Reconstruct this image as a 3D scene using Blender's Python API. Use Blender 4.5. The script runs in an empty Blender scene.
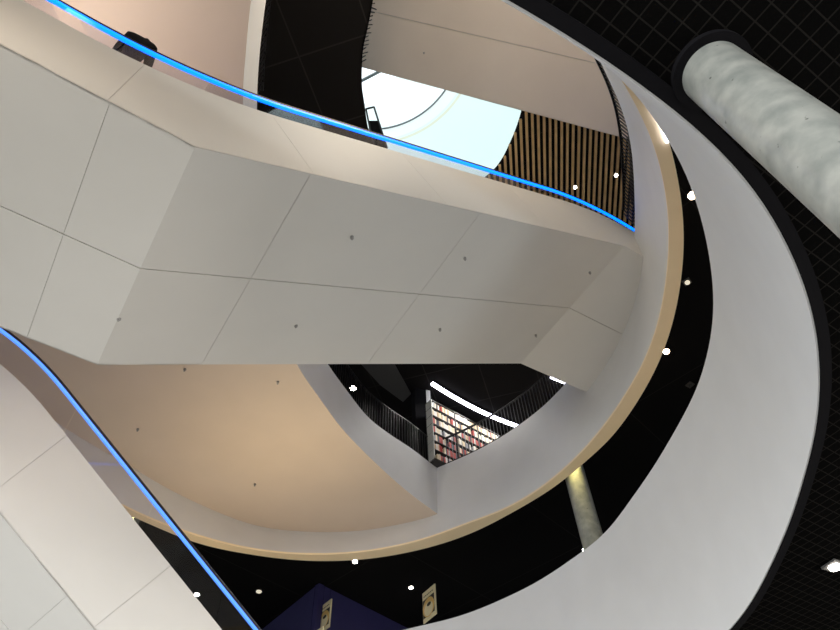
import bpy, bmesh, math, random
from mathutils import Vector, Matrix
random.seed(7)
C = bpy.context.scene.collection
SC = bpy.context.scene
PI = math.pi
EYE = 1.6                                   # eye height; heights "h" below are metres above the eye

# ------------------------------------------------------------------ camera
F, CX, CY = 647.0, 420.0, 315.0
up = Vector(((395 - CX) / F, (315 + 180) / F, -1)).normalized()
fw = Vector((0, 0, -1)); ya = (fw - fw.dot(up) * up).normalized(); xa = ya.cross(up)
MR = Matrix((xa, ya, up))                   # camera axes -> world axes
cam = bpy.data.objects.new('camera', bpy.data.cameras.new('camera'))
C.objects.link(cam); SC.camera = cam
cam.matrix_world = Matrix.Translation((0, 0, EYE)) @ MR.to_4x4()
cam.data.sensor_width = 36; cam.data.lens = F / 840 * 36
cam.data.clip_start = 0.05; cam.data.clip_end = 300

def U(x, y, h):
    """point seen at photo position x, y that lies h metres above the eye"""
    r = MR @ Vector(((x - CX) / F, -(y - CY) / F, -1))
    r = r * (h / r.z)
    return Vector((r.x, r.y, h + EYE))
def Z(h): return h + EYE

# ------------------------------------------------------------------ world, lights, exposure
SC.view_settings.view_transform = 'Standard'; SC.view_settings.look = 'None'
SC.view_settings.gamma = 1; SC.view_settings.use_curve_mapping = False
SC.view_settings.exposure = 0.18
w = bpy.data.worlds.new('world'); SC.world = w; w.use_nodes = True
bg = w.node_tree.nodes['Background']; bg.inputs[0].default_value = (0.86, 0.95, 1, 1); bg.inputs[1].default_value = 1.55

def area(name, loc, target, sx, sy, energy, col):
    l = bpy.data.lights.new(name, 'AREA'); l.shape = 'RECTANGLE'; l.size = sx; l.size_y = sy
    l.energy = energy; l.color = col
    o = bpy.data.objects.new(name, l); C.objects.link(o); o.location = loc
    o.rotation_euler = (Vector(target) - Vector(loc)).to_track_quat('-Z', 'Y').to_euler()
    return o
area('daylight_front_fill', (-10, -12, 4.3), (-1, 7, 9), 20, 8, 3900, (1, .985, .96))  # unseen area light added as fill from the glazed front
area('daylight_side_fill', (-20, 4, 3.2), (0, 8, 9), 16, 5, 250, (.95, .98, 1))  # added fill from the left facade side, out of view
area('daylight_right_fill', (20, 6, 3.2), (-4, 8, 10), 16, 5, 2100, (1, .91, .82))  # added fill from the right, tinted warm for the escalator end
area('upper_warm_fill', (1.5, 1.0, 16.5), (-2.5, 4.5, 9.5), 3, 3, 300, (1, .82, .62))  # added lamp out of view, warms the main escalator's side
area('crescent_warm_fill', (-3.5, 13.2, 9.6), (-4.0, 12.0, 13), 5, 2, 78, (1, .76, .44))  # added upward lamp, unseen from below, warms the beige soffit
area('deck_warm_fill', (-6.2, 2.2, 10.8), (-6.0, 2.6, 14), 4, 1.6, 80, (1, .84, .72))  # added lamp hidden by the escalator body, brightens the soffits above
area('lower_ring_fill', (-3.5, .3, 8.4), (-3.6, 3.0, 9.6), 4, .8, 26, (1, .84, .66))  # added lamp out of view, brightens the escalator side at left

# ------------------------------------------------------------------ materials
def mat(name, col, rough=.6, metal=0, noise=0, nscale=8, emit=None, estr=0, spec=.5):
    m = bpy.data.materials.new(name); m.use_nodes = True
    nt = m.node_tree; b = nt.nodes['Principled BSDF']
    b.inputs['Base Color'].default_value = (*col, 1); b.inputs['Roughness'].default_value = rough
    b.inputs['Metallic'].default_value = metal; b.inputs['Specular IOR Level'].default_value = spec
    if noise:
        tc = nt.nodes.new('ShaderNodeTexCoord'); n = nt.nodes.new('ShaderNodeTexNoise')
        n.inputs['Scale'].default_value = nscale; n.inputs['Detail'].default_value = 5
        r = nt.nodes.new('ShaderNodeValToRGB')
        r.color_ramp.elements[0].position = .3; r.color_ramp.elements[1].position = .7
        r.color_ramp.elements[0].color = (*[c * (1 - noise) for c in col], 1)
        r.color_ramp.elements[1].color = (*[min(1, c * (1 + noise)) for c in col], 1)
        nt.links.new(tc.outputs['Object'], n.inputs['Vector']); nt.links.new(n.outputs[0], r.inputs[0])
        nt.links.new(r.outputs[0], b.inputs['Base Color'])
    if emit:
        b.inputs['Emission Color'].default_value = (*emit, 1); b.inputs['Emission Strength'].default_value = estr
    return m

def grid_mat(name, base, line, cell, width, ang, rough=.6):
    m = mat(name, base, rough, spec=.0); nt = m.node_tree; b = nt.nodes['Principled BSDF']
    tc = nt.nodes.new('ShaderNodeTexCoord'); mp = nt.nodes.new('ShaderNodeMapping')
    mp.inputs['Rotation'].default_value = (0, 0, ang); mp.inputs['Scale'].default_value = (1 / cell,) * 3
    nt.links.new(tc.outputs['Object'], mp.inputs['Vector'])
    sp = nt.nodes.new('ShaderNodeSeparateXYZ'); nt.links.new(mp.outputs[0], sp.inputs[0])
    outs = []
    for k in (0, 1):
        fr = nt.nodes.new('ShaderNodeMath'); fr.operation = 'FRACT'; nt.links.new(sp.outputs[k], fr.inputs[0])
        lt = nt.nodes.new('ShaderNodeMath'); lt.operation = 'LESS_THAN'; lt.inputs[1].default_value = width
        nt.links.new(fr.outputs[0], lt.inputs[0]); outs.append(lt)
    mx = nt.nodes.new('ShaderNodeMath'); mx.operation = 'MAXIMUM'
    nt.links.new(outs[0].outputs[0], mx.inputs[0]); nt.links.new(outs[1].outputs[0], mx.inputs[1])
    c = nt.nodes.new('ShaderNodeMix'); c.data_type = 'RGBA'
    c.inputs['A'].default_value = (*base, 1); c.inputs['B'].default_value = (*line, 1)
    nt.links.new(mx.outputs[0], c.inputs['Factor']); nt.links.new(c.outputs['Result'], b.inputs['Base Color'])
    return m

WHITE = mat('white_plaster', (.70, .71, .72), .55, noise=.02, nscale=1.5)
PANEL = mat('white_soffit_panel', (.72, .70, .66), .5, noise=.015, nscale=1.2)
CORE = mat('shadow_gap_grey', (.55, .53, .49), .8)
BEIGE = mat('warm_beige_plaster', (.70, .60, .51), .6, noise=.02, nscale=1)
TAN = mat('tan_rim', (.95, .78, .52), .5, noise=.02, nscale=2)
FLOORM = mat('pale_stone_floor', (.74, .73, .70), .35, noise=.06, nscale=3)
GRID = grid_mat('black_open_cell_grid', (.004, .0038, .0038), (.014, .013, .012), .155, .085, 0.95, 1)
BLACKC = grid_mat('black_panel_ceiling', (.010, .010, .011), (.022, .022, .022), 4.2, .006, 0.72)
DARKC = grid_mat('charcoal_panel_ceiling', (.014, .013, .013), (.028, .026, .025), 1.9, .02, 0.25)
DGREY = mat('dark_trim', (.008, .0078, .009), .9, spec=.03)
DGREY2 = mat('charcoal_bulkhead', (.05, .047, .045), .7)
METAL2 = mat('grey_railing_metal', (.16, .16, .16), .35, .5)  # lighter grey for the balusters right of the upper gap
METAL = mat('black_railing_metal', (.02, .02, .022), .35, .6)
MIDM = mat('grey_metal', (.3, .3, .31), .35, .8)
RUBBER = mat('black_rubber', (.01, .01, .025), .4)
BLUE = mat('blue_led', (.0, .1, .8), .4, emit=(.0, .14, 1), estr=3.0)
BLUE2 = mat('blue_led_soft', (.05, .15, .8), .4, emit=(.09, .28, 1), estr=1.3)
LAMP = mat('lamp_white', (1, 1, 1), .4, emit=(1, .93, .82), estr=25)
LAMPW = mat('lamp_warm', (1, 1, 1), .4, emit=(1, .7, .45), estr=25)
LAMPD = mat('lamp_dim', (.8, .75, .6), .4, emit=(1, .9, .7), estr=.6)
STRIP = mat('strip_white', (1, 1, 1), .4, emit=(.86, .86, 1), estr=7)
CHROME = mat('chrome', (.7, .7, .7), .2, 1)
NAVY = mat('navy_wall_paint', (.022, .018, .10), .6, noise=.05, nscale=2)
CREAM = mat('cream_sign', (.85, .75, .48), .5)
GOLD = mat('gold_disc', (.75, .5, .16), .4)
BROWN = mat('dark_brown', (.03, .02, .012), .5)
WOOD = mat('oak_slat', (.70, .47, .21), .55, noise=.15, nscale=4)
DRUM = mat('pale_drum_panel', (.82, .93, .92), .7)
DRUMG = mat('grey_drum_joint', (.25, .28, .28), .6)
SHELF = mat('dark_shelf', (.02, .017, .015), .5)
COAT = mat('black_coat', (.005, .005, .007), .9, spec=.1)
SKIN = mat('skin', (.5, .32, .24), .6)
HAIR = mat('dark_hair', (.015, .012, .01), .6)

def concrete():
    m = mat('pale_concrete', (.52, .53, .49), .32); nt = m.node_tree; b = nt.nodes['Principled BSDF']
    tc = nt.nodes.new('ShaderNodeTexCoord')
    n = nt.nodes.new('ShaderNodeTexNoise'); n.inputs['Scale'].default_value = 6; n.inputs['Detail'].default_value = 8
    v = nt.nodes.new('ShaderNodeTexNoise'); v.inputs['Scale'].default_value = 14; v.inputs['Detail'].default_value = 3
    r = nt.nodes.new('ShaderNodeValToRGB'); e = r.color_ramp.elements
    e[0].position = .3; e[0].color = (.20, .215, .20, 1); e[1].position = .75; e[1].color = (.36, .365, .335, 1)
    s = nt.nodes.new('ShaderNodeValToRGB'); e = s.color_ramp.elements
    e[0].position = .24; e[0].color = (.25, .26, .26, 1); e[1].position = .30; e[1].color = (1, 1, 1, 1)
    mx = nt.nodes.new('ShaderNodeMix'); mx.data_type = 'RGBA'; mx.blend_type = 'MULTIPLY'; mx.inputs['Factor'].default_value = 1
    for q in (n, v): nt.links.new(tc.outputs['Object'], q.inputs['Vector'])
    nt.links.new(n.outputs[0], r.inputs[0]); nt.links.new(v.outputs[0], s.inputs[0])
    nt.links.new(r.outputs[0], mx.inputs['A']); nt.links.new(s.outputs[0], mx.inputs['B'])
    nt.links.new(mx.outputs['Result'], b.inputs['Base Color'])
    return m
CONC = concrete()

def glass_mat(name, tint, gloss):
    m = bpy.data.materials.new(name); m.use_nodes = True; nt = m.node_tree; nt.nodes.clear()
    o = nt.nodes.new('ShaderNodeOutputMaterial'); t = nt.nodes.new('ShaderNodeBsdfTransparent')
    g = nt.nodes.new('ShaderNodeBsdfGlossy'); g.inputs['Roughness'].default_value = .03
    mx = nt.nodes.new('ShaderNodeMixShader'); lw = nt.nodes.new('ShaderNodeLayerWeight'); pw = nt.nodes.new('ShaderNodeMath'); pw.operation = 'POWER'; pw.inputs[1].default_value = 4
    fr = nt.nodes.new('ShaderNodeMath'); fr.operation = 'MULTIPLY_ADD'; fr.inputs[1].default_value = .5; fr.inputs[2].default_value = gloss
    nt.links.new(lw.outputs['Facing'], pw.inputs[0]); nt.links.new(pw.outputs[0], fr.inputs[0])
    t.inputs[0].default_value = (*tint, 1)
    nt.links.new(fr.outputs[0], mx.inputs[0]); nt.links.new(t.outputs[0], mx.inputs[1])
    nt.links.new(g.outputs[0], mx.inputs[2]); nt.links.new(mx.outputs[0], o.inputs[0])
    return m
GLASS = glass_mat('clear_glass', (.93, .93, .97), .03)

# ------------------------------------------------------------------ helpers
def link(name, bm, m, parent=None, smooth=False):
    me = bpy.data.meshes.new(name); bmesh.ops.recalc_face_normals(bm, faces=bm.faces)
    bm.to_mesh(me); bm.free(); me.materials.append(m)
    if smooth:
        for p in me.polygons: p.use_smooth = True
        me.set_sharp_from_angle(angle=.5)
    o = bpy.data.objects.new(name, me); C.objects.link(o)
    if parent: o.parent = parent; o.matrix_parent_inverse = Matrix.Translation(parent.location).inverted() if not parent.rotation_euler.z else parent.matrix_basis.inverted()
    return o
def tag(o, label, cat, group=None, kind=None):
    o['label'] = label; o['category'] = cat
    if group: o['group'] = group
    if kind: o['kind'] = kind
    return o
def struct(name, bm, m, smooth=False):
    o = link(name, bm, m, None, smooth); o['kind'] = 'structure'; return o
def thing(name, loc, label, cat, group=None):
    o = bpy.data.objects.new(name, None); C.objects.link(o); o.location = loc; o.empty_display_size = .2
    return tag(o, label, cat, group)

def box(bm, a, b, c, o):
    """box from corner o spanned by vectors a, b, c"""
    vs = [bm.verts.new(Vector(o) + Vector(a) * i + Vector(b) * j + Vector(c) * k) for i in (0, 1) for j in (0, 1) for k in (0, 1)]
    for f in ((0, 1, 3, 2), (4, 6, 7, 5), (0, 4, 5, 1), (2, 3, 7, 6), (0, 2, 6, 4), (1, 5, 7, 3)):
        bm.faces.new([vs[i] for i in f])
def cbox(bm, c, sx, sy, sz, ang=0):
    a = Vector((math.cos(ang), math.sin(ang), 0)) * sx; b = Vector((-math.sin(ang), math.cos(ang), 0)) * sy; u = Vector((0, 0, sz))
    box(bm, a, b, u, Vector(c) - a / 2 - b / 2 - u / 2)
def cyl(bm, p0, p1, r0, r1=None, n=24, caps=True):
    p0 = Vector(p0); p1 = Vector(p1); r1 = r0 if r1 is None else r1
    q = (p1 - p0).to_track_quat('Z', 'Y')
    A = [bm.verts.new(p0 + q @ Vector((math.cos(2 * PI * i / n) * r0, math.sin(2 * PI * i / n) * r0, 0))) for i in range(n)]
    B = [bm.verts.new(p1 + q @ Vector((math.cos(2 * PI * i / n) * r1, math.sin(2 * PI * i / n) * r1, 0))) for i in range(n)]
    for i in range(n): bm.faces.new((A[i], A[(i + 1) % n], B[(i + 1) % n], B[i]))
    if caps: bm.faces.new(A[::-1]); bm.faces.new(B)
def sweep(bm, pts, sect, closed=False):
    """sweep a section of (side, up) offsets along 3-D points; side is horizontal"""
    n = len(pts); rings = []
    for i, p in enumerate(pts):
        a = pts[(i - 1) % n] if (closed or i) else pts[0]; b = pts[(i + 1) % n] if (closed or i < n - 1) else pts[-1]
        t = (b - a); s = Vector((t.y, -t.x, 0)).normalized(); u = s.cross(t).normalized()
        rings.append([bm.verts.new(p + s * x + u * y) for x, y in sect])
    m = len(sect)
    for i in range(n if closed else n - 1):
        A, B = rings[i], rings[(i + 1) % n]
        for k in range(m): bm.faces.new((A[k], A[(k + 1) % m], B[(k + 1) % m], B[k]))
    if not closed: bm.faces.new(rings[0][::-1]); bm.faces.new(rings[-1])
def strip(bm, A, B, closed=False):
    va = [bm.verts.new(p) for p in A]; vb = [bm.verts.new(p) for p in B]; n = len(A)
    for i in range(n if closed else n - 1):
        bm.faces.new((va[i], va[(i + 1) % n], vb[(i + 1) % n], vb[i]))
def shell(bm, rows, closed=False):
    """solid of revolution-like body: consecutive rows of points joined round (last row joins the first)"""
    V = [[bm.verts.new(p) for p in r] for r in rows]; n = len(rows[0]); m = len(rows)
    for k in range(m):
        A, B = V[k], V[(k + 1) % m]
        for i in range(n if closed else n - 1):
            bm.faces.new((A[i], A[(i + 1) % n], B[(i + 1) % n], B[i]))
    if not closed:
        bm.faces.new([V[k][0] for k in range(m)]); bm.faces.new([V[k][-1] for k in range(m)][::-1])

def cat_rom(ps, n):
    out = []
    for i in range(len(ps) - 1):
        p0 = ps[i - 1] if i else ps[0] * 2 - ps[1]; p1, p2 = ps[i], ps[i + 1]
        p3 = ps[i + 2] if i + 2 < len(ps) else p2 * 2 - p1
        for k in range(n):
            t = k / n
            out.append(.5 * ((2 * p1) + (p2 - p0) * t + (2 * p0 - 5 * p1 + 4 * p2 - p3) * t * t + (3 * p1 - p0 - 3 * p2 + p3) * t ** 3))
    out.append(ps[-1].copy()); return out

def ring(pts, h, c, n=288, rfill=None, smooth=2):
    """closed smooth outline about centre c through the given points at height h; unseen arcs keep the mean radius"""
    q = [p if isinstance(p, Vector) else U(p[0], p[1], h) for p in pts]
    pr = sorted((math.atan2(p.y - c[1], p.x - c[0]) % (2 * PI), math.hypot(p.x - c[0], p.y - c[1])) for p in q)
    mean = rfill or sum(r for _, r in pr) / len(pr)
    full = []
    for i, (t, r) in enumerate(pr):
        full.append((t, r)); t2, r2 = pr[(i + 1) % len(pr)]; gap = (t2 - t) % (2 * PI)
        if gap > math.radians(45):
            k = int(gap / math.radians(22))
            for j in range(1, k):
                f = j / k; e = min(f, 1 - f) * k / 2; e = min(1, e)
                base = r + (r2 - r) * f
                full.append(((t + gap * f), base + (mean - base) * e))
    full = sorted((t % (2 * PI), r) for t, r in full)
    N = len(full); rad = []
    for i in range(n):
        t = 2 * PI * i / n
        k = max([j for j in range(N) if full[j][0] <= t], default=-1)
        def g(j):
            a, r = full[j % N]; return a + 2 * PI * (j // N), r
        (t0, r0), (t1, r1), (t2, r2), (t3, r3) = g(k - 1), g(k), g(k + 1), g(k + 2)
        m1 = (r2 - r0) / (t2 - t0); m2 = (r3 - r1) / (t3 - t1); d = t2 - t1; s = (t - t1) / d
        rad.append((2 * s ** 3 - 3 * s * s + 1) * r1 + (s ** 3 - 2 * s * s + s) * d * m1 + (-2 * s ** 3 + 3 * s * s) * r2 + (s ** 3 - s * s) * d * m2)
    for _ in range(smooth * 4):
        rad = [(rad[i - 1] + 2 * rad[i] + rad[(i + 1) % n]) / 4 for i in range(n)]
    return [Vector((c[0] + math.cos(2 * PI * i / n) * rad[i], c[1] + math.sin(2 * PI * i / n) * rad[i], Z(h))) for i in range(n)]
def grow(R, c, dr, h=None):
    out = []
    for p in R:
        v = Vector((p.x - c[0], p.y - c[1], 0)); v = v * ((v.length + dr) / v.length)
        out.append(Vector((c[0] + v.x, c[1] + v.y, p.z if h is None else Z(h))))
    return out
def big(R, c, rad, h, ymin=None):
    out = []
    for p in R:
        t = math.atan2(p.y - c[1], p.x - c[0]); x, y = c[0] + math.cos(t) * rad, c[1] + math.sin(t) * rad
        if ymin is not None and y < ymin:
            f = (ymin - c[1]) / (y - c[1]); x, y = c[0] + (x - c[0]) * f, ymin
        out.append(Vector((x, y, Z(h))))
    return out

# ------------------------------------------------------------------ structure: outlines of the voids
H1, F2, H2, HB, F3, H4 = 5.2, 8.3, 10.4, 11.6, 13.3, 17.0
c1 = (-3.7, 8.7)
R1lo = ring([(480, -12), (500, 0), (550, 28), (600, 60), (650, 95), (700, 135), (750, 188), (790, 256), (812, 320), (818, 380),
             (814, 430), (800, 485), (772, 560), (729, 630)], H1, c1)
R1hi = ring([(480, -10), (500, 1), (550, 29), (600, 62), (626, 82), (660, 128), (682, 165), (697, 205), (708, 250), (713, 290), (713, 320), (708, 350),
             (698, 385), (675, 430), (655, 464), (630, 500), (603, 535), (570, 560), (535, 583), (500, 600), (460, 616), (410, 628)], F2, c1)
c2 = (-2.5, 8.56)
R2out = ring([(600, 50), (626, 75), (653, 103), (671, 148), (677, 176), (682, 207), (683.5, 247), (680, 286), (673, 321), (661, 357), (637, 402), (608, 441),
              (587, 460), (557, 485), (513, 512), (467, 535), (427, 548), (400, 554), (367, 559), (333, 561), (295, 560), (248, 554),
              (200, 544), (145, 522), (60, 478)], H2, c2)
R2in = ring([(600, 50), (619, 76), (637, 108), (653, 143), (663, 180), (668, 214), (668.6, 246), (665, 286), (657, 326), (644, 361), (625, 395),
             (602, 428), (567, 466), (533, 493), (500, 511), (467, 523), (433, 536), (400, 545), (358, 552), (320, 554), (276, 552),
             (238, 546), (200, 536), (150, 518), (70, 475)], H2 + .02, c2)
def lift(x, y, hi, hlo, ref):   # top point of a wall seen meeting the soffit hi at x, y
    p = U(x, y, hi)
    v = Vector((p.x - c2[0], p.y - c2[1], 0)); v *= (v.length + .25) / v.length
    return Vector((c2[0] + v.x, c2[1] + v.y, Z(F3)))
R2top = ring([(592, 40), (599, 62), (617, 97), (627, 126), (632, 154), (634, 190), (634.5, 228), (628, 280), (605, 335), (564, 384.5), (552, 398), (519, 425),
              (495, 440.5), (467, 455), (436, 468)] + [lift(x, y, HB, H2, R2in) for x, y in
              [(400, 524), (367, 530), (333, 532), (295, 531), (257, 526), (213, 510), (167, 488), (120, 460)]], F3, c2)

SOF = [(438, 514), (400, 524), (367, 530), (333, 532), (295, 531), (257, 526), (213, 510), (167, 488), (120, 460)]
_mid = [U(x, y, HB) for x, y in SOF]
_i = [a_ + (b_ - a_) * .42 for a_, b_ in zip(R2in, R2top)]
for a_ in _i[::8]:
    t_ = math.degrees(math.atan2(a_.y - c2[1], a_.x - c2[0])) % 360
    if not 62 < t_ < 155: _mid.append(Vector((a_.x, a_.y, Z(HB))))
R2mid = ring(_mid, HB, c2)
HO = 1.17

def annulus_slab(name, R, c, rad, h, m, th=.25, ymin=None, flare=0):
    bm = bmesh.new(); O = big(R, c, rad, h, ymin)
    shell(bm, [[Vector((p.x, p.y, Z(h))) for p in R], O, [p + Vector((0, 0, th)) for p in O], [Vector((p.x, p.y, Z(h) + th)) for p in grow(R, c, flare)]], True)
    return struct(name, bm, m)

# ground floor
bm = bmesh.new(); cbox(bm, (0, 8, -.1), 90, 90, .2); struct('floor', bm, FLOORM)
# lower ceiling: black open-cell grid with its smooth rim
annulus_slab('ceiling_lower', grow(R1lo, c1, .11), c1, 34, H1 + .02, GRID, .2, -7)
bm = bmesh.new(); I = R1lo; O = grow(R1lo, c1, .14)
shell(bm, [[p + Vector((0, 0, -.02)) for p in grow(I, c1, .02)], [p + Vector((0, 0, -.02)) for p in O], [p + Vector((0, 0, .16)) for p in O], [p + Vector((0, 0, .16)) for p in grow(I, c1, .02)]], True)
struct('trim_1', bm, DGREY)
# white wall of the lower ring
bm = bmesh.new(); shell(bm, [R1lo, R1hi, grow(R1hi, c1, .18), grow(R1lo, c1, .03)], True); struct('wall_lower', bm, WHITE, True)
annulus_slab('floor_middle', grow(R1hi, c1, .15), c1, 34, F2 - .3, FLOORM, .3, -7)
# middle ceiling (black), its tan rim and the tall white wall above
RM = [a_ if (a_ - Vector((c2[0], c2[1], a_.z))).length > (b_ - Vector((c2[0], c2[1], b_.z))).length else b_ for a_, b_ in zip(R2out, R2mid)]
annulus_slab('ceiling_middle', grow(RM, c2, .14), c2, 36, H2 + HO, BLACKC, .2)
bm = bmesh.new()
A0 = R2out; A1 = R2in
shell(bm, [[Vector((p.x, p.y, Z(H2))) for p in A0], [Vector((p.x, p.y, Z(H2))) for p in A1], [Vector((p.x, p.y, Z(H2) + .05)) for p in A1], [Vector((p.x, p.y, Z(H2) + .05)) for p in A0]], True)
struct('trim_2', bm, TAN)
bm = bmesh.new(); shell(bm, [R2in, R2mid, R2top, grow(R2top, c2, .15), grow(R2mid, c2, .08), [p + Vector((0, 0, .04)) for p in grow(R2in, c2, .04)]], True); struct('wall_upper', bm, WHITE, True)
annulus_slab('floor_upper', grow(R2top, c2, .1), c2, 36, F3 - .3, FLOORM, .28)

# crescent slab of the upper floor on the left: beige soffit, white edge
R3lo = cat_rom([U(x, y, HB) for x, y in [(275, -120), (259, -50), (251, 0), (246, 50), (243, 95), (245, 150), (252, 210), (262, 270), (278, 325), (299, 368),
        (318, 396), (345, 432), (383, 470), (412, 495), (439, 515), (460, 532)]], 6)
R3hi = cat_rom([U(x, y, F3) for x, y in [(290, -120), (274, -50), (266, 0), (260, 50), (257, 100), (258, 150), (264, 210), (280, 270), (302, 325), (328.5, 365),
        (345, 388), (367, 416), (388, 433), (412, 449), (437, 468), (462, 486)]], 6)
def left_of(P, rad):
    out = []; n = len(P)
    for i, p in enumerate(P):
        f = i / (n - 1); t = PI * 1.38 - f * PI * .80
        out.append(Vector((c2[0] + math.cos(t) * rad, c2[1] + math.sin(t) * rad, p.z)))
    return out
bm = bmesh.new(); L0 = left_of(R3lo, 13.0)
shell(bm, [R3lo, L0, [p + Vector((0, 0, .15)) for p in L0], [p + Vector((-.06, 0, .15)) for p in R3lo]]); struct('ceiling_crescent', bm, BEIGE)
bm = bmesh.new(); off = [Vector((-.15, -.02, 0))] * len(R3lo)
shell(bm, [R3lo, R3hi, [p + o for p, o in zip(R3hi, off)], [p + o * .3 + Vector((0, 0, .05)) for p, o in zip(R3lo, off)]]); struct('wall_left', bm, WHITE, True)
bm = bmesh.new(); L1 = left_of(R3hi, 13.0)
shell(bm, [[p + Vector((-.1, 0, -.2)) for p in R3hi], [p + Vector((0, 0, -.2)) for p in L1], L1, [p + Vector((-.1, 0, -.02)) for p in R3hi]]); struct('floor_crescent', bm, FLOORM)

# top ceiling with the skylight void
c4 = (1.0, 5.4)
R4 = ring([(393, -90), (384, -45), (373, 0), (368, 27), (363, 50), (362, 68), (362, 85), (365, 107), (372, 140), (383, 160), (412, 180), (450, 190), (480, 180), (495, 168), (511, 140), (521, 112), (527, 80)] +
          [Vector((4.6, 3.2, 0)), Vector((5.0, 1.0, 0)), Vector((3.6, -1.2, 0)), Vector((1.4, -1.6, 0)), Vector((.0, -.6, 0))], H4, c4, smooth=1)
annulus_slab('ceiling_upper', R4, c4, 34, H4, DARKC, .3, None, .45)

# skylight: two pale translucent roof layers with round openings, open sky above
def circ(c, r, h, n=128): return [Vector((c[0] + math.cos(2 * PI * i / n) * r, c[1] + math.sin(2 * PI * i / n) * r, Z(h))) for i in range(n)]
def ringband(name, c, r0, r1, h, th, m):
    bm = bmesh.new(); shell(bm, [circ(c, r0, h), circ(c, r1, h), circ(c, r1, h + th), circ(c, r0, h + th)], True); return struct(name, bm, m)
def translucent(name, col):
    m = bpy.data.materials.new(name); m.use_nodes = True; nt = m.node_tree; nt.nodes.clear()
    o = nt.nodes.new('ShaderNodeOutputMaterial'); t = nt.nodes.new('ShaderNodeBsdfTranslucent'); d = nt.nodes.new('ShaderNodeBsdfDiffuse')
    t.inputs[0].default_value = (*col, 1); d.inputs[0].default_value = (*col, 1)
    mx = nt.nodes.new('ShaderNodeMixShader'); mx.inputs[0].default_value = .25
    nt.links.new(t.outputs[0], mx.inputs[1]); nt.links.new(d.outputs[0], mx.inputs[2]); nt.links.new(mx.outputs[0], o.inputs[0]); return m
TRA = translucent('translucent_roof_panel', (.90, .97, .935)); TRB = translucent('bright_translucent_band', (1, 1, .98)); TRC = translucent('cream_translucent_line', (.86, .84, .68))
SA = (-1.21, 5.53)
def sheet(name, c, r0, r1, h, m):
    bm = bmesh.new(); strip(bm, circ(c, r0, h), circ(c, r1, h), True); return struct(name, bm, m)
sheet('ceiling_skylight', SA, 3.58, 14, 22, TRA)
sheet('trim_3', SA, 3.02, 3.42, 22, TRB)
sheet('trim_4', SA, 3.50, 3.58, 22, TRC)
sheet('trim_8', SA, 3.42, 3.50, 22, TRA)
ringband('trim_5', SA, 3.01, 3.045, 21.95, .08, DRUMG)
sheet('ceiling_roof', (-7.56, -.05), 10.75, 26, 26, TRA)
bm = bmesh.new(); p, q = U(340, 92, 26.3), U(392, 65, 26.3)
sweep(bm, [p + (p - q) * 2, q + (q - p) * 2], [(-.05, -.05), (.05, -.05), (.05, .08), (-.05, .08)]); struct('trim_6', bm, DRUMG)

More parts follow.
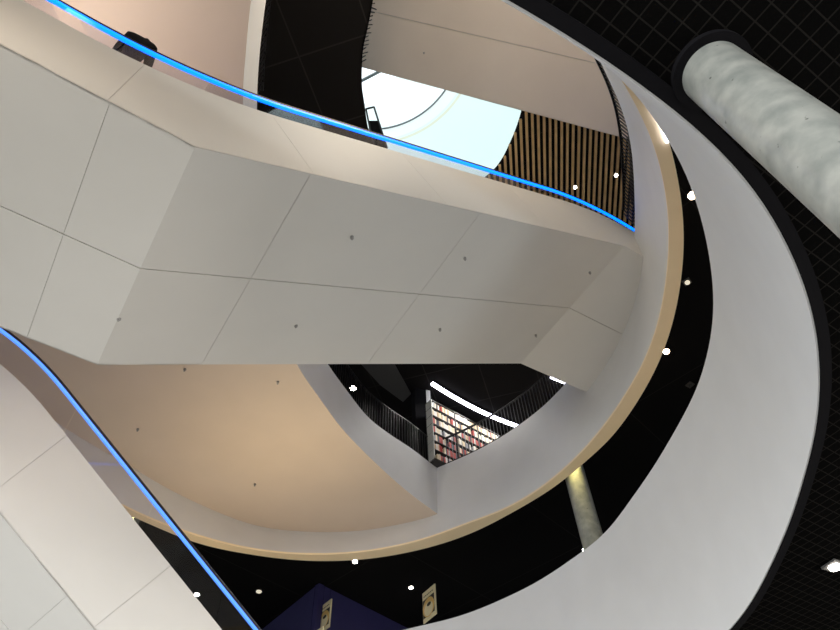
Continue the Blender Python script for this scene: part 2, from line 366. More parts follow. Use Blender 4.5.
# ------------------------------------------------------------------ escalators
def frame(o, d, n):
    def f(s, t, h): return Vector((o.x + d.x * s + n.x * t, o.y + d.y * s + n.y * t, Z(h)))
    return f
def lerp(prof, s):
    for (s0, z0), (s1, z1) in zip(prof, prof[1:]):
        if s <= s1 or (s1, z1) == prof[-1]: return z0 + (z1 - z0) * (s - s0) / (s1 - s0)
def soften(prof, s0, s1, r, step=.18):
    """sample a broken line of (s, h) with its corners rounded over a length r"""
    out = []; k = int((s1 - s0) / step)
    for i in range(k + 1):
        s = s0 + (s1 - s0) * i / k
        out.append((s, sum(lerp(prof, s + r * (j / 4 - 1)) for j in range(9)) / 9))
    return out
def escalator(name, label, f, s0, s1, near, far, base, width, cuts, side_cuts, rail_h, rail_range, bend=1.2, joint=.5, panels=True, sunk=.25, led=BLUE, extra=None, inset=.25):
    t = thing(name, f(s0 * .5 + s1 * .5, width / 2, lerp(near, s0 * .5 + s1 * .5)), label, 'escalator', None)
    G = .0025
    B = soften(base, s0, s1, bend)
    # inner body
    S = sorted(set([s0, s1] + [a for a, _ in near if s0 < a < s1] + [a for a, _ in B]))
    bt = [(s, sum(lerp(base, s + bend * (j / 4 - 1)) for j in range(9)) / 9) for s in S]
    bm = bmesh.new(); e = .023
    shell(bm, [[f(s, e, lerp(near, s) + e) for s in S], [f(s, width - e, lerp(far, s) + e) for s in S],
               [f(s, width - e, z - .02) for s, z in bt], [f(s, e, z - .02) for s, z in bt]])
    link('truss_casing', bm, CORE, t)
    # soffit panels
    edges = sorted(set([s0, s1] + cuts))
    for a, b in zip(edges, edges[1:]):
        for u0, u1 in ((0, joint), (joint, 1)):
            bm = bmesh.new(); ga, gb = (G if a != s0 else 0), (G if b != s1 else 0)
            kink = [x for x, _ in near if abs(x - a) < .02]; ga = 0 if kink else ga
            kink = [x for x, _ in near if abs(x - b) < .02]; gb = 0 if kink else gb
            ua = u0 + (G * 3.6 / width if u0 else 0); ub = u1 - (G * 3.6 / width if u1 < 1 else 0)
            def bot(s, u): return lerp(near, s) * (1 - u) + lerp(far, s) * u
            q = [f(a + ga, ua * width, bot(a + ga, ua)), f(b - gb, ua * width, bot(b - gb, ua)), f(b - gb, ub * width, bot(b - gb, ub)), f(a + ga, ub * width, bot(a + ga, ub))]
            lo = [bm.verts.new(p) for p in q]; hi = [bm.verts.new(p + Vector((0, 0, .022))) for p in q]
            bm.faces.new(lo); bm.faces.new(hi[::-1])
            for i in range(4): bm.faces.new((lo[i], lo[(i + 1) % 4], hi[(i + 1) % 4], hi[i]))
            link('soffit_panel', bm, PANEL, t)
    # side panels, near and far; cut lines given as (s at bottom, s at top)
    for side, prof in ((0, near), (1, far)):
        cl = [(s0, s0)] + (side_cuts if not side else side_cuts[::3]) + [(s1, s1)]
        for (a0, a1), (b0, b1) in zip(cl, cl[1:]):
            bm = bmesh.new(); w_ = 0 if not side else width; o_ = .022 if not side else -.022
            g1 = G if (a0, a1) != (s0, s0) else 0; g2 = G if (b0, b1) != (s1, s1) else 0
            k = 14; lo = []; hi = []
            mid = [x for x, _ in prof if a0 + .05 < x < b0 - .05]
            fr = sorted(set([i / k for i in range(k + 1)] + [((x - a0 - g1) / (b0 - a0 - g1 - g2)) for x in mid]))
            for u in fr:
                sb = a0 + g1 + (b0 - a0 - g1 - g2) * u; st = a1 + g1 + (b1 - a1 - g1 - g2) * u
                zt = sum(lerp(base, st + bend * (j / 4 - 1)) for j in range(9)) / 9
                lo.append((sb, lerp(prof, sb))); hi.append((st, zt))
            shell(bm, [[f(s, w_, z) for s, z in lo], [f(s, w_, z) for s, z in hi], [f(s, w_ + o_, z) for s, z in hi], [f(s, w_ + o_, z) for s, z in lo]])
            link('side_panel', bm, PANEL, t)
    # balustrades
    for side, tt in ((1, inset), (-1, width - inset)):
        r0, r1 = rail_range
        P = soften(base, r0, r1, bend * 1.1)
        gl = []; k = max(1, int((r1 - r0) / 1.75)); n = len(P)
        for j in range(k):
            seg = P[j * (n - 1) // k: (j + 1) * (n - 1) // k + 1]
            if len(seg) < 2: continue
            bm = bmesh.new(); a = .006; seg = [(s + (.008 if i == 0 else (-.008 if i == len(seg) - 1 else 0)), z) for i, (s, z) in enumerate(seg)]
            shell(bm, [[f(s, tt - a, z - .1) for s, z in seg], [f(s, tt - a, z + rail_h - .04) for s, z in seg], [f(s, tt + a, z + rail_h - .04) for s, z in seg], [f(s, tt + a, z - .1) for s, z in seg]])
            link('glass_panel', bm, GLASS, t)
        pts = [f(s, tt, z + rail_h) for s, z in P]
        bm = bmesh.new(); sweep(bm, pts, [(-.03, -.02), (.03, -.02), (.04, .015), (.03, .04), (-.03, .04), (-.04, .015)]); hr = link('handrail', bm, RUBBER, t); hr['label'] = 'black rubber handrail'
        bm = bmesh.new(); sweep(bm, [p for p in pts], [(-.026, -.06), (.026, -.06), (.03, -.021), (-.03, -.021)]); link('light_strip', bm, led, hr)['label'] = 'glowing blue light strip under the handrail'
        bm = bmesh.new(); sweep(bm, [f(s, tt, z) for s, z in P], [(-.02, -.03), (.02, -.03), (.02, .03), (-.02, .03)]); link('glass_clamp', bm, MIDM, t)
    return t

# main double escalator: landing on the left, 30 degree flight up to the right
d = Vector((.8209, .5710, 0)); n = Vector((-.5710, .8209, 0)); a = U(195, 147, 7)
f1 = frame(a, d, n)
e1 = escalator('escalator', 'broad white double escalator crossing the middle with bright blue lit handrail', f1, -9, 11.6,
    [(-9, 7.1), (0, 7.0), (8.6, 12.25), (11.6, 12.5)], [(-9, 7.1), (0, 7.0), (8.6, 12.0), (11.6, 12.2)],
    [(-9, 8.24), (-.45, 8.24), (8.3, 13.58), (11.6, 13.78)], 3.82,
    [-6, -3.4, -.95, 0, 1.35, 4.3, 8.6], [(-6, -6), (-3.4, -3.4), (-.98, -.98), (1.4, .62), (3.6, 2.75), (6.0, 5.2)], .96, (-9, 10.15), inset=.22)
SPR = mat('sprinkler_metal', (.35, .34, .33), .5)
def stud(f, s, t, h, par):
    bm = bmesh.new(); p = f(s, t, h); cyl(bm, p + Vector((0, 0, .03)), p - Vector((0, 0, .012)), .027, .027, 16); cyl(bm, p - Vector((0, 0, .012)), p - Vector((0, 0, .04)), .010, .016, 12)
    link('sprinkler', bm, SPR, par)
def on_soffit(f, a, d, n, px, py, prof):
    h = 8.0
    for _ in range(30):
        p = U(px, py, h); s = (p - a).dot(d); h = h * .4 + lerp(prof, s) * .6
    p = U(px, py, h); return (p - a).dot(d), (p - a).dot(n), h
far1 = [(-9, 7.1), (0, 7.0), (8.6, 12.0), (11.6, 12.2)]
for px, py in ((352, 238), (465, 259), (590, 273), (296, 326), (440, 330), (536, 336), (119, 319)):
    s, t, h = on_soffit(f1, a, d, n, px, py, far1); stud(f1, s, t, lerp(far1, s) + .0, e1)

# second double escalator: landing at the left edge, flight down to the right
d2 = Vector((.69166, .72222, 0)); n2 = Vector((-.72222, .69166, 0)); a2 = U(33, 397, 8.45)
f2 = frame(a2, d2, n2)
e2 = escalator('escalator', 'white escalator in the lower left corner descending right with softer blue handrail', f2, -5, 10.5,
    [(-5, 6.95), (-.6, 6.87), (10.5, .5)], [(-5, 6.95), (-.6, 6.87), (10.5, .5)],
    [(-5, 8.92), (-.68, 8.9), (10.5, 2.3)], 3.6, [-2.2, -.6, 1.9, 4.2, 7], [(-2.2, -2.2), (.2, .8), (2.45, 3.35), (5.2, 6.2)], .86, (-5, 10.5), bend=.9, led=BLUE2, inset=.22)

# third escalator: rises to the left above the upper floor
Z3 = 15.2
d3 = Vector((-.99228, -.12405, 0)); n3 = Vector((.12405, -.99228, 0)); a3 = U(620, 137, Z3)
f3 = frame(a3, d3, n3)
K3 = .615
e3 = escalator('escalator', 'topmost escalator with brownish soffit seen below the skylight, rising left', f3, -3.0, 6.9,
    [(-3.0, Z3 - 3 * K3), (6.9, Z3 + K3 * 6.9)], [(-3.0, Z3 - 3 * K3), (6.9, Z3 + K3 * 6.9)], [(-3.0, Z3 + 1.3 - 3 * K3), (6.9, Z3 + 1.3 + K3 * 6.9)], 4.2, [], [], .9, (-2.8, 6.7), joint=.37)
for o in list(e3.children):
    if o.name.split('.')[0] in ('soffit_panel', 'side_panel'): o.data.materials[0] = BEIGE
px, py = 424, 53
s, t, h = on_soffit(f3, a3, d3, n3, px, py, [(-3, Z3 - 3 * K3), (6.9, Z3 + K3 * 6.9)]); stud(f3, s, t, h, e3)

# ------------------------------------------------------------------ concrete pillars
def pillar(top, r, h0, h1, label, collar=True, m=CONC):
    t = thing('concrete_pillar', (top.x, top.y, Z(h0)), label, 'pillar')
    bm = bmesh.new(); cyl(bm, (top.x, top.y, Z(h0)), (top.x, top.y, Z(h1)), r, r, 64); link('shaft', bm, m, t, True)
    for e in bpy.data.objects['shaft'].data.polygons: pass
    if collar:
        bm = bmesh.new(); cyl(bm, (top.x, top.y, Z(h1) - .04), (top.x, top.y, Z(h1) + .02), r * 1.3, r * 1.3, 64); link('ceiling_collar', bm, DGREY, t)
    return t
pillar(U(711, 71, H1), .238, -EYE, H1, 'thick pale concrete pillar at upper right under the black grid ceiling')
pillar(U(568.5, 452, H2 + HO), .27, F2, H2 + HO, 'slim pale pillar seen between the tan rim and the white lower ring', False)
pillar(U(131, 508, H2 + HO), .34, F2, H2 + HO, 'yellow-lit pillar glimpsed through the glass of the lower left escalator', False)

for x_, y_, rr_ in ((568.5, 452, .25), (131, 508, .34)):
    q_ = U(x_, y_, H2 + HO); v_ = Vector((-q_.x, -q_.y, 0)).normalized()
    l = bpy.data.lights.new('pillar_downlight', 'SPOT'); l.energy = 750; l.color = (1, .82, .30); l.shadow_soft_size = .05; l.spot_size = .8; l.spot_blend = 1
    o = bpy.data.objects.new('pillar_downlight', l); C.objects.link(o); o.location = q_ + v_ * (rr_ + .16) + Vector((0, 0, -.05))
    o.rotation_euler = (q_ - v_ * .1 + Vector((0, 0, -1.6)) - o.location).to_track_quat('-Z', 'Y').to_euler()

# ------------------------------------------------------------------ blue wall block with cream signs
cb, lb, rb = U(319, 583, H2 + HO), U(256, 634, H2 + HO), U(408, 628, H2 + HO)
dl = (lb - cb); dl.z = 0; dr = (rb - cb); dr.z = 0
t = thing('blue_wall_block', (cb.x, cb.y, Z(F2)), 'dark blue painted wall block meeting in a corner below the black ceiling', 'wall')
bm = bmesh.new(); hgt = Vector((0, 0, H2 + HO - .01 - F2)); base = Vector((cb.x, cb.y, Z(F2)))
nl = Vector((-dl.y, dl.x, 0)).normalized(); nr = Vector((-dr.y, dr.x, 0)).normalized()
if nl.y < 0: nl = -nl
if nr.y < 0: nr = -nr
box(bm, dl * 1.6, nl * .2, hgt, base); link('left_panel', bm, NAVY, t)
bm = bmesh.new(); box(bm, dr * 1.5, nr * .2, hgt, base); link('right_panel', bm, NAVY, t)

def sign(pa, pb, h, hh, label):
    A, B = U(*pa, h), U(*pb, h); x = (B - A); x.z = 0; W_ = x.length; x.normalize(); y = Vector((x.y, -x.x, 0))
    if y.y > 0: y = -y
    t = thing('hanging_sign', (A.x, A.y, Z(h) - hh), label, 'sign', None)
    dn = Vector((0, 0, -hh))
    bm = bmesh.new(); box(bm, x * W_, -y * .035, dn, A); board = link('board', bm, CREAM, t)
    def disc(cu, cv, ru, rv, m, lift_, nm, a0=0, a1=2 * PI, inner=0):
        bm = bmesh.new(); k = 32; o = A + x * (W_ * cu) + dn * cv
        outer = [o + x * (math.cos(a0 + (a1 - a0) * i / k) * ru * W_) + Vector((0, 0, math.sin(a0 + (a1 - a0) * i / k) * rv * hh)) for i in range(k + 1)]
        if inner:
            inn = [o + (p - o) * inner for p in outer]
        else: inn = [o] * (k + 1)
        shell(bm, [[p + y * .002 for p in inn], [p + y * .002 for p in outer], [p + y * lift_ for p in outer], [p + y * lift_ for p in inn]])
        bmesh.ops.remove_doubles(bm, verts=bm.verts, dist=1e-5)
        link(nm, bm, m, board)
    bm = bmesh.new(); box(bm, x * W_ * .9, y * .004, dn * .60, A + dn * .27 + x * W_ * .02); link('dark_field', bm, BROWN, board)
    disc(.47, .60, .45, .31, GOLD, .008, 'golden_disc'); disc(.47, .66, .34, .22, CREAM, .012, 'pale_disc')
    disc(.52, .52, .16, .06, BROWN, .016, 'dark_mark')
    for k in range(6):
        bm = bmesh.new(); box(bm, x * W_ * .08, y * .003, dn * .035, A + x * W_ * (.1 + .13 * k) + dn * .14); link('letter', bm, BROWN, board)
    for u in (.15, .85):
        bm = bmesh.new(); cyl(bm, A + x * W_ * u, A + x * W_ * u + Vector((0, 0, Z(H2 + HO) - Z(h))), .004, .004, 8); link('hanger', bm, DGREY, t)
    return t
sign((422.3, 594), (434.5, 583.5), 11.0, .97, 'cream sign with round golden emblem hanging against the black ceiling')
sign((320.5, 607), (331.5, 598.5), 10.9, .90, 'cream sign with duller golden emblem hanging before the blue wall corner')
sign((308, 636), (323, 626), 9.6, .8, 'cream sign mostly cut off by the bottom edge of the photo')

# ------------------------------------------------------------------ downlights
def downlight(px, py, h, label, lampm, r=.09, plate=False, watt=0, col=(1, .9, .75), drop=.04, angle=0, square=False):
    p = U(px, py, h); t = thing('downlight', p, label, 'ceiling light')
    bm = bmesh.new()
    if h > 16 and not plate: cyl(bm, p, (p.x, p.y, Z(H4) + .02), .02, .02, 8)
    if plate or square: cbox(bm, p + Vector((0, 0, .005)), r * 3.0, r * 3.0, .03, angle)
    else: cyl(bm, p + Vector((0, 0, .05)), p - Vector((0, 0, drop * .5)), r * 1.25, r * 1.25, 24)
    link('housing', bm, DGREY2 if (plate or square) else CHROME, t)
    bm = bmesh.new(); cyl(bm, p - Vector((0, 0, drop * .5 if not plate else .01)), p - Vector((0, 0, drop)), r, r * .95, 24); link('lens', bm, lampm, t)
    if watt:
        l = bpy.data.lights.new('lamp', 'SPOT'); l.energy = watt * 3; l.color = col; l.shadow_soft_size = .08; l.spot_size = 1.7; l.spot_blend = .6
        o = bpy.data.objects.new('lamp', l); C.objects.link(o); o.location = (p.x, p.y, p.z - drop - .04)
    return t
HC = H2 + HO - .04
downlight(692, 195, HC, 'bright warm downlight highest on the black ceiling right of the tan rim', LAMPW, .085, watt=40, col=(1, .72, .5))
downlight(666, 351, HC, 'bright warm downlight touching the tan rim at the right', LAMPW, .075, watt=40, col=(1, .75, .52))
downlight(687, 282, HC, 'unlit diamond shaped downlight on the black ceiling between two bright ones', LAMPD, .055, plate=True, angle=.9)
downlight(690, 385, HC, 'small dark square fitting on the black ceiling beside the lower ring', mat('dark_lens', (.03, .03, .03), .4), .055, plate=True, angle=.6)
downlight(584, 549, HC, 'small white downlight at the foot of the slim pillar', LAMP, .06, watt=25)
downlight(411, 587, HC, 'oval white downlight just left of the golden emblem sign', LAMP, .065, watt=60)
downlight(355, 561, HC, 'white downlight half hidden behind the bottom of the tan rim', LAMP, .08, watt=25)
downlight(259, 591, HC, 'dim round downlight with metal rim above the lower left escalator rail', LAMPD, .09)
downlight(197, 594, HC, 'white downlight shining through the glass of the lower left escalator', LAMP, .08, watt=25)
downlight(834, 566, H1 - .02, 'large glaring downlight on the black grid ceiling at lower right edge', LAMP, .085, plate=True, watt=25, angle=.5)
downlight(353, 388, H4 - .1, 'round white lamp behind the railing at the left of the upper gap', LAMP, .11)
downlight(411, 449, H4 - .1, 'small warm lamp behind the railing near its corner', LAMPW, .055)
downlight(575, 187, H4 - .16, 'tiny white downlight on the wooden slat ceiling, left one', LAMP, .045)
downlight(616, 175, H4 - .16, 'tiny white downlight on the wooden slat ceiling by the mesh railing', LAMP, .045)

# glowing strip imitating a reflection on the tan rim
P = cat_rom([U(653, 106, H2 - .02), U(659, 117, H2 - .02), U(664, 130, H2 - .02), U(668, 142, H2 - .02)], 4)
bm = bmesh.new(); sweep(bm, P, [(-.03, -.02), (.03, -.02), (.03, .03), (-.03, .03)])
tag(link('reflection_strip', bm, STRIP), 'short white reflection on the outer edge of the tan rim, made as a glowing strip', 'light')

# ------------------------------------------------------------------ sprinkler heads on the beige crescent
for px, py, lab in ((185, 369, 'tiny sprinkler on the beige soffit just under the main escalator edge'), (278, 382, 'tiny sprinkler on the beige soffit nearest the white slab edge'),
                    (138, 429, 'tiny sprinkler on the beige soffit nearest the lower left handrail'), (255, 484, 'tiny sprinkler lowest on the beige soffit')):
    p = U(px, py, HB); bm = bmesh.new(); cyl(bm, p + Vector((0, 0, .01)), p - Vector((0, 0, .03)), .035, .035, 16); cyl(bm, p - Vector((0, 0, .03)), p - Vector((0, 0, .07)), .012, .024, 12)
    tag(link('sprinkler_head', bm, MIDM), lab, 'sprinkler')

# ------------------------------------------------------------------ railings
def resample(P, step):
    out = [P[0]]; acc = 0
    for a_, b_ in zip(P, P[1:]):
        L = (b_ - a_).length; pos = step - acc
        while pos < L: out.append(a_.lerp(b_, pos / L)); pos += step
        acc = (acc + L) % step if L else acc
    return out
def railing(P, label, step=.12, hh=1.1, lean=0, layers=1, posts=True, bw=.022, bmat=None):
    bmat = bmat or METAL
    t = thing('railing', P[len(P) // 2], label, 'railing')
    Q = resample(P, step)
    bm = bmesh.new(); sweep(bm, [p + Vector((0, 0, hh)) for p in P], [(-.03, -.02), (.03, -.02), (.03, .02), (-.03, .02)]); link('top_rail', bm, METAL, t)
    bm = bmesh.new(); sweep(bm, [p + Vector((0, 0, .06)) for p in P], [(-.02, -.015), (.02, -.015), (.02, .015), (-.02, .015)]); link('bottom_rail', bm, METAL, t)
    idx = list(range(1, len(Q) - 1)); rest = []
    for lay in range(layers):
        for i in idx:
            tg = (Q[i + 1] - Q[i - 1]).normalized(); s = Vector((tg.y, -tg.x, 0)); o = s * (.0 if lay == 0 else .14); sl = tg * (lean if lay == 0 else -lean)
            tgt = None
            if i + lay * len(idx) < 97: bm = bmesh.new(); tgt = bm
            else:
                if not rest: rest.append(bmesh.new())
                tgt = rest[0]
            box(tgt, tg * bw * .5, s * bw * 1.6, Vector((0, 0, hh)) + sl, Q[i] + o)
            if tgt not in rest: link('baluster', bm, bmat, t)
    if rest: link('balusters', rest[0], METAL, t)['kind'] = 'stuff'
    return t
def ring_part(R, c, x0, x1, dr=.06, h=None):
    """stretch of a closed outline between two directions given by photo points at that height"""
    t0 = math.atan2(x0.y - c[1], x0.x - c[0]) % (2 * PI); t1 = math.atan2(x1.y - c[1], x1.x - c[0]) % (2 * PI); n = len(R)
    i0, i1 = int(t0 / (2 * PI) * n), int(t1 / (2 * PI) * n)
    if i1 < i0: i1 += n
    G_ = grow(R, c, dr); return [G_[i % n] for i in range(i0, i1 + 1)]
PA = ring_part(R2top, c2, U(600, 350, F3), U(438, 467, F3)); railing(PA, 'black bar railing on the right of the upper gap, in front of the bookcase', bw=.016, bmat=METAL2)
PB = [p + Vector((-.07, 0, 0)) for p in R3hi]
k0 = min(range(len(PB)), key=lambda i: (PB[i] - U(300, 322, F3)).length); k1 = min(range(len(PB)), key=lambda i: (PB[i] - U(437, 467, F3)).length)
railing(PB[k0:k1 + 1], 'black bar railing on the white curved slab edge left of the bookcase')
PC = ring_part(R2top, c2, U(596, 50, F3), U(634, 238, F3)); railing(PC, 'dense dark mesh railing along the upper right beside the wooden slats', .10, 1.15, .22, 2)
k2 = min(range(len(PB)), key=lambda i: (PB[i] - U(258, 108, F3)).length)
railing(PB[4:k2 + 1], 'dark railing edge at the top left of the main escalator')
n4 = len(R4); tA = math.atan2(U(380, 5, H4).y - c4[1], U(380, 5, H4).x - c4[0]) % (2 * PI)
PD = ring_part(R4, c4, U(364, 64, H4), U(378, -24, H4), .02, H4); Q = resample(PD, .10)
t = thing('railing', PD[0], 'thin dark jagged fringe of bars at the left rim of the skylight void', 'railing')
bm = bmesh.new(); sweep(bm, [p + Vector((0, 0, .02)) for p in PD], [(-.02, -.02), (.02, -.02), (.02, .02), (-.02, .02)]); link('bottom_rail', bm, METAL, t)
for q_ in Q[1:-1]:
    v = Vector((c4[0] - q_.x, c4[1] - q_.y, 0)).normalized()
    bm = bmesh.new(); box(bm, Vector((0, .025, 0)), Vector((.025, 0, 0)), v * random.uniform(.06, .16) + Vector((0, 0, .25)), q_); link('baluster', bm, METAL, t)

# ------------------------------------------------------------------ upper room behind the railing: column, bookcase, light line
LITFACE = mat('lit_face_grey', (.5, .5, .47), .5)  # light on the column face and bookcase end, put into a paler colour
cc = U(420, 430, 15.2)
t = thing('dark_column', (cc.x, cc.y, Z(F3)), 'dark square column left of the lit bookcase with a lit right face painted paler', 'column')
bm = bmesh.new(); cbox(bm, (cc.x, cc.y, Z(F3) + (H4 - F3) / 2), .42, .42, H4 - F3, .35); link('shaft', bm, DGREY, t)
bm = bmesh.new(); cbox(bm, (cc.x + .30, cc.y + .02, Z(F3) + (H4 - F3) / 2), .16, .3, H4 - F3, .35); link('lit_face', bm, LITFACE, t)

q = [U(359, 362, H4 - .05), U(393, 362, H4 - .05), U(411, 394, H4 - .05), U(403, 402, H4 - .05), U(380, 385, H4 - .05)]
bm = bmesh.new(); lo = [bm.verts.new(p) for p in q]; hi = [bm.verts.new(p + Vector((0, 0, .04))) for p in q]; bm.faces.new(lo); bm.faces.new(hi)
for i in range(5): bm.faces.new((lo[i], lo[(i + 1) % 5], hi[(i + 1) % 5], hi[i]))
struct('trim_9', bm, DGREY2)

P = cat_rom([U(x, y, H4 - .12) for x, y in [(432, 383.5), (452, 396), (475, 408.5), (498, 419), (518, 426.5)]], 5)
bm = bmesh.new(); sweep(bm, P, [(-.055, -.05), (.055, -.05), (.055, .05), (-.055, .05)])
t = thing('linear_light', P[10], 'long curved white light line on the dark ceiling above the bookcase', 'light')
link('diffuser', bm, STRIP, t)
bm = bmesh.new(); sweep(bm, [p + Vector((0, 0, .07)) for p in P], [(-.09, -.02), (.09, -.02), (.09, .04), (-.09, .04)]); link('housing', bm, DGREY, t)
P2 = cat_rom([U(x, y, H4 - .12) for x, y in [(551, 377), (560, 380.5), (568, 383.5)]], 4)
bm = bmesh.new(); sweep(bm, P2, [(-.05, -.04), (.05, -.04), (.05, .04), (-.05, .04)])
for f_ in (.1, .9):
    q_ = P2[int(f_ * (len(P2) - 1))]; box(bm, Vector((.03, 0, 0)), Vector((0, .03, 0)), Vector((0, 0, .12)), q_)
tag(link('linear_light', bm, STRIP), 'short white light line at the far right tip of the upper gap', 'light')
for f_ in (.15, .5, .85):
    p = P[int(f_ * (len(P) - 1))]; l = bpy.data.lights.new('lamp', 'SPOT'); l.energy = 170; l.color = (1, .97, .92); l.shadow_soft_size = .2; l.spot_size = 2.2; l.spot_blend = .5
    o = bpy.data.objects.new('lamp', l); C.objects.link(o); o.location = p + Vector((.3, -.9, -.1)); o.rotation_euler = (.35, 0, 0)

SA_, SB_ = U(431, 399, 15.9), U(520, 446, 15.9)
sx = SB_ - SA_; SL = sx.length; sx.normalize(); sy = Vector((-sx.y, sx.x, 0)); sy = sy if sy.y > 0 else -sy
TOP = Z(15.9); BOT = Z(F3); rows = 7; pitch = (TOP - BOT) / rows
t = thing('bookcase', (SA_.x, SA_.y, BOT), 'tall lit bookcase full of books behind the railing', 'bookcase')
bm = bmesh.new(); box(bm, sx * SL, sy * .03, Vector((0, 0, TOP - BOT)), Vector((SA_.x, SA_.y, BOT)) + sy * .30); link('back_panel', bm, SHELF, t)
for k in range(rows + 1):
    bm = bmesh.new(); box(bm, sx * SL, sy * .30, Vector((0, 0, .03)), Vector((SA_.x, SA_.y, BOT + k * pitch - (.03 if k == rows else 0)))); link('shelf', bm, SHELF, t)
nu = 4
for k in range(nu + 1):
    bm = bmesh.new(); box(bm, sx * .03, sy * .30, Vector((0, 0, TOP - BOT)), Vector((SA_.x, SA_.y, BOT)) + sx * ((SL - .03) * k / nu)); link('upright', bm, LITFACE if k == 0 else SHELF, t)  # end upright painted paler to look lit
kinds = [('cream', (.80, .68, .48)), ('white', (.78, .76, .70)), ('red', (.45, .07, .06)), ('dark', (.05, .05, .07)), ('tan', (.55, .38, .22)), ('grey', (.35, .36, .38))]
proto = {}
for nm, col in kinds:
    bm = bmesh.new(); box(bm, sx, sy * .2, Vector((0, 0, 1)), (0, 0, 0))
    o = link('book', bm, mat(nm + '_book_cover', col, .6)); proto[nm] = (o, [False])
    tag(o, '%s book standing in the lit bookcase behind the railing' % nm, 'book', '%s books in the lit bookcase' % nm)
books = 0
for k in range(0, rows):
    z0 = BOT + k * pitch + .032
    x = .05
    while x < SL - .12:
        wd = random.uniform(.045, .085)
        for u in range(nu + 1):
            xu = (SL - .03) * u / nu
            if x < xu + .035 and x + wd > xu - .005: x = xu + .036
        if x + wd > SL - .04: break
        if random.random() < .06: x += .08; continue
        wgt = (6, 5, 1, 1, 3, 1) if k > rows - 3 else (3, 4, 3, 2, 2, 2)
        nm = random.choices([q_[0] for q_ in kinds], wgt)[0]
        o, used = proto[nm]
        b = o if not used[0] else o.copy()
        if used[0]: C.objects.link(b)
        used[0] = True
        hb = random.uniform(.68, .9) * (pitch - .05)
        b.location = Vector((SA_.x, SA_.y, z0)) + sx * x + sy * .02
        b.scale = (1, 1, hb)
        # width of the spine through a rotated copy of the unit mesh is kept in its own mesh per thickness
        key = (nm, round(wd, 2))
        if key not in proto:
            bm = bmesh.new(); box(bm, sx * round(wd, 2), sy * .2, Vector((0, 0, 1)), (0, 0, 0)); me = bpy.data.meshes.new('book'); bmesh.ops.recalc_face_normals(bm, faces=bm.faces); bm.to_mesh(me); bm.free()
            me.materials.append(o.data.materials[0]); proto[key] = me
        b.data = proto[key]; books += 1
        x += round(wd, 2) + .004
print('books', books)

# ------------------------------------------------------------------ wooden slat ceiling
t = thing('slat_ceiling', U(570, 160, H4 - .1), 'wooden slat ceiling at the upper right between skylight and mesh railing', 'slat ceiling')
sd = Vector((.15015, 1.6535, 0)).normalized(); sn = Vector((sd.y, -sd.x, 0)); base = U(526, 150, H4)
def inside_void(p):
    a_ = math.atan2(p.y - c4[1], p.x - c4[0]) % (2 * PI); q_ = R4[int(a_ / (2 * PI) * len(R4)) % len(R4)]
    return math.hypot(p.x - c4[0], p.y - c4[1]) < math.hypot(q_.x - c4[0], q_.y - c4[1]) - .0
cnt = 0; stuffbm = bmesh.new()
for k in range(-12, 34):
    o0 = base + sn * (k * .158)
    on = False; start = None; y = -5.0
    segs = []
    while y <= 5.0:
        p = o0 + sd * y; ins = inside_void(p)
        if not ins and start is None: start = y
        if (ins or y + .04 > 5.0) and start is not None: segs.append((start, y)); start = None
        y += .04
    for s_, e_ in segs:
        if e_ - s_ < .15: continue
        bm = bmesh.new(); box(bm, sd * (e_ - s_), sn * .064, Vector((0, 0, .08)), o0 + sd * s_ - Vector((0, 0, .075))); link('slat', bm, WOOD, t)

# small glazed frame at the rim of the skylight void
p = U(373, 142, H4 + .3); t = thing('glazed_screen', p, 'small black framed screen standing at the rim of the skylight void', 'screen')
r_ = (U(386, 146, H4 + .3) - p); r_.z = 0; r_.normalize()
q1, q2, q3, q4 = U(373, 144, 17.35), U(387, 148, 17.35), U(374, 107, 18.6), U(366, 109, 18.6)
for nm, (A_, B_) in (('post', (q1, q4)), ('post', (q2, q3)), ('top_bar', (q4, q3))):
    bm = bmesh.new(); cyl(bm, A_, B_, .028, .028, 10); link(nm, bm, METAL, t)
bm = bmesh.new(); m1, m2 = q1.lerp(q4, .66), q2.lerp(q3, .66)
for f_, g_ in ((0, .66),):
    vs = [bm.verts.new(v) for v in (q1.lerp(q4, f_) , q2.lerp(q3, f_), m2, m1)]; vs2 = [bm.verts.new(v.co + Vector((0, .03, 0))) for v in vs]
    bm.faces.new(vs); bm.faces.new(vs2)
    for i in range(4): bm.faces.new((vs[i], vs[(i + 1) % 4], vs2[(i + 1) % 4], vs2[i]))
link('dark_panel', bm, DGREY, t)

# ------------------------------------------------------------------ person on the main landing
def skinned(name, joints, edges, m, parent=None, root=0, sub=2):
    me = bpy.data.meshes.new(name); me.from_pydata([j[0] for j in joints], edges, []); o = bpy.data.objects.new(name, me); C.objects.link(o)
    sk = o.modifiers.new('skin', 'SKIN'); sk.use_smooth_shade = True
    for i, j in enumerate(joints):
        v = me.skin_vertices[0].data[i]; v.radius = (j[1], j[2] if len(j) > 2 else j[1]); v.use_root = (i == root)
    s = o.modifiers.new('sub', 'SUBSURF'); s.levels = sub; s.render_levels = sub
    me.materials.append(m); o.parent = parent
    return o
pp = U(133, 42, 9.35)
sp_ = (pp - a).dot(d); fz = 8.33
pl_ = f1(-1.33, .46, 8.24 - .02)
ppl = bpy.data.objects.new('person', None); C.objects.link(ppl); ppl.location = pl_; ppl.scale = (.80, 1.14, 1.14); ppl.rotation_euler = (0, 0, math.atan2(d.y, d.x))
tag(ppl, 'person in a bulky black coat leaning by the blue handrail at top left', 'person')
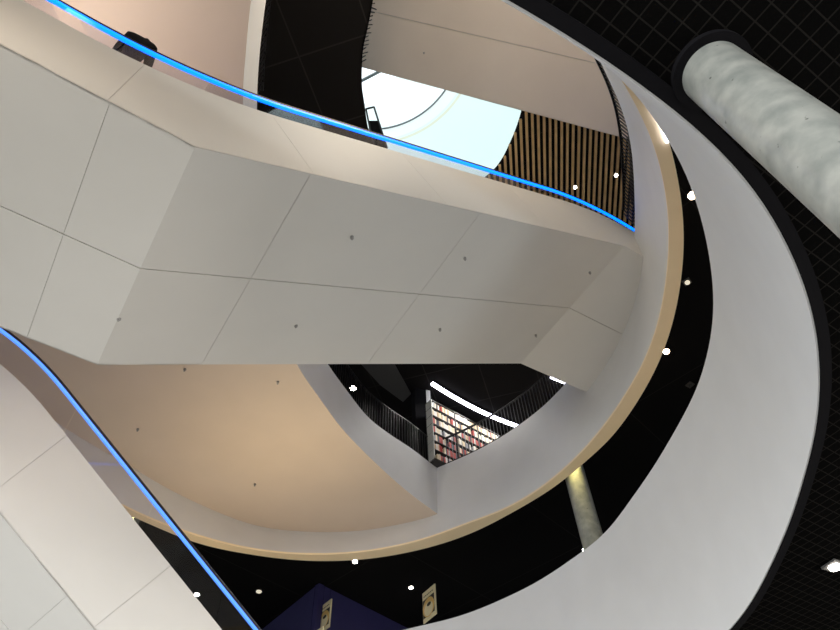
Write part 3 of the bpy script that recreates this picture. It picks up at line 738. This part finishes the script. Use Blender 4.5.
J = [((0, 0, .78), .12, .10), ((0, -.02, 1.0), .12, .09), ((0, -.08, 1.18), .14, .10), ((0, -.08, 1.30), .08, .08), ((0, -.03, 1.39), .05), ((0, .02, 1.47), .075, .085), ((0, .02, 1.56), .07, .08),
     ((.17, -.08, 1.24), .06), ((.25, .04, 1.03), .045), ((.22, .30, .99), .035), ((-.17, -.08, 1.24), .06), ((-.25, .04, 1.03), .045), ((-.22, .30, .99), .035),
     ((.09, 0, .70), .09), ((.10, .01, .42), .065), ((.10, 0, .08), .045), ((.10, .14, .05), .04), ((-.09, 0, .70), .09), ((-.10, .01, .42), .065), ((-.10, 0, .08), .045), ((-.10, .14, .05), .04)]
E_ = [(0, 1), (1, 2), (2, 3), (3, 4), (4, 5), (5, 6), (2, 7), (7, 8), (8, 9), (2, 10), (10, 11), (11, 12), (0, 13), (13, 14), (14, 15), (15, 16), (0, 17), (17, 18), (18, 19), (19, 20)]
skinned('body', J, E_, SKIN, ppl)
CJ = [((0, 0, .62), .17, .13), ((0, .0, .82), .15, .12), ((0, -.08, 1.08), .20, .15), ((0, -.13, 1.27), .19, .15), ((0, -.08, 1.38), .10),
      ((.20, -.09, 1.24), .10), ((.27, .04, 1.03), .08), ((.23, .22, .99), .06), ((-.20, -.09, 1.24), .10), ((-.27, .04, 1.03), .08), ((-.23, .22, .99), .06)]
skinned('coat', CJ, [(0, 1), (1, 2), (2, 3), (3, 4), (3, 5), (5, 6), (6, 7), (3, 8), (8, 9), (9, 10)], COAT, ppl)['label'] = 'bulky black coat'
skinned('hair', [((0, -.01, 1.49), .09, .095), ((0, -.0, 1.58), .09, .10)], [(0, 1)], HAIR, ppl)
skinned('trousers', [((0, 0, .72), .13), ((.10, .01, .66), .10), ((.10, .01, .40), .08), ((.10, 0, .12), .065), ((-.10, .01, .66), .10), ((-.10, .01, .40), .08), ((-.10, 0, .12), .065)],
        [(0, 1), (1, 2), (2, 3), (0, 4), (4, 5), (5, 6)], COAT, ppl)
for s_ in (.10, -.10):
    skinned('shoe', [((s_, -.04, .05), .05), ((s_, .16, .045), .045)], [(0, 1)], HAIR, ppl)
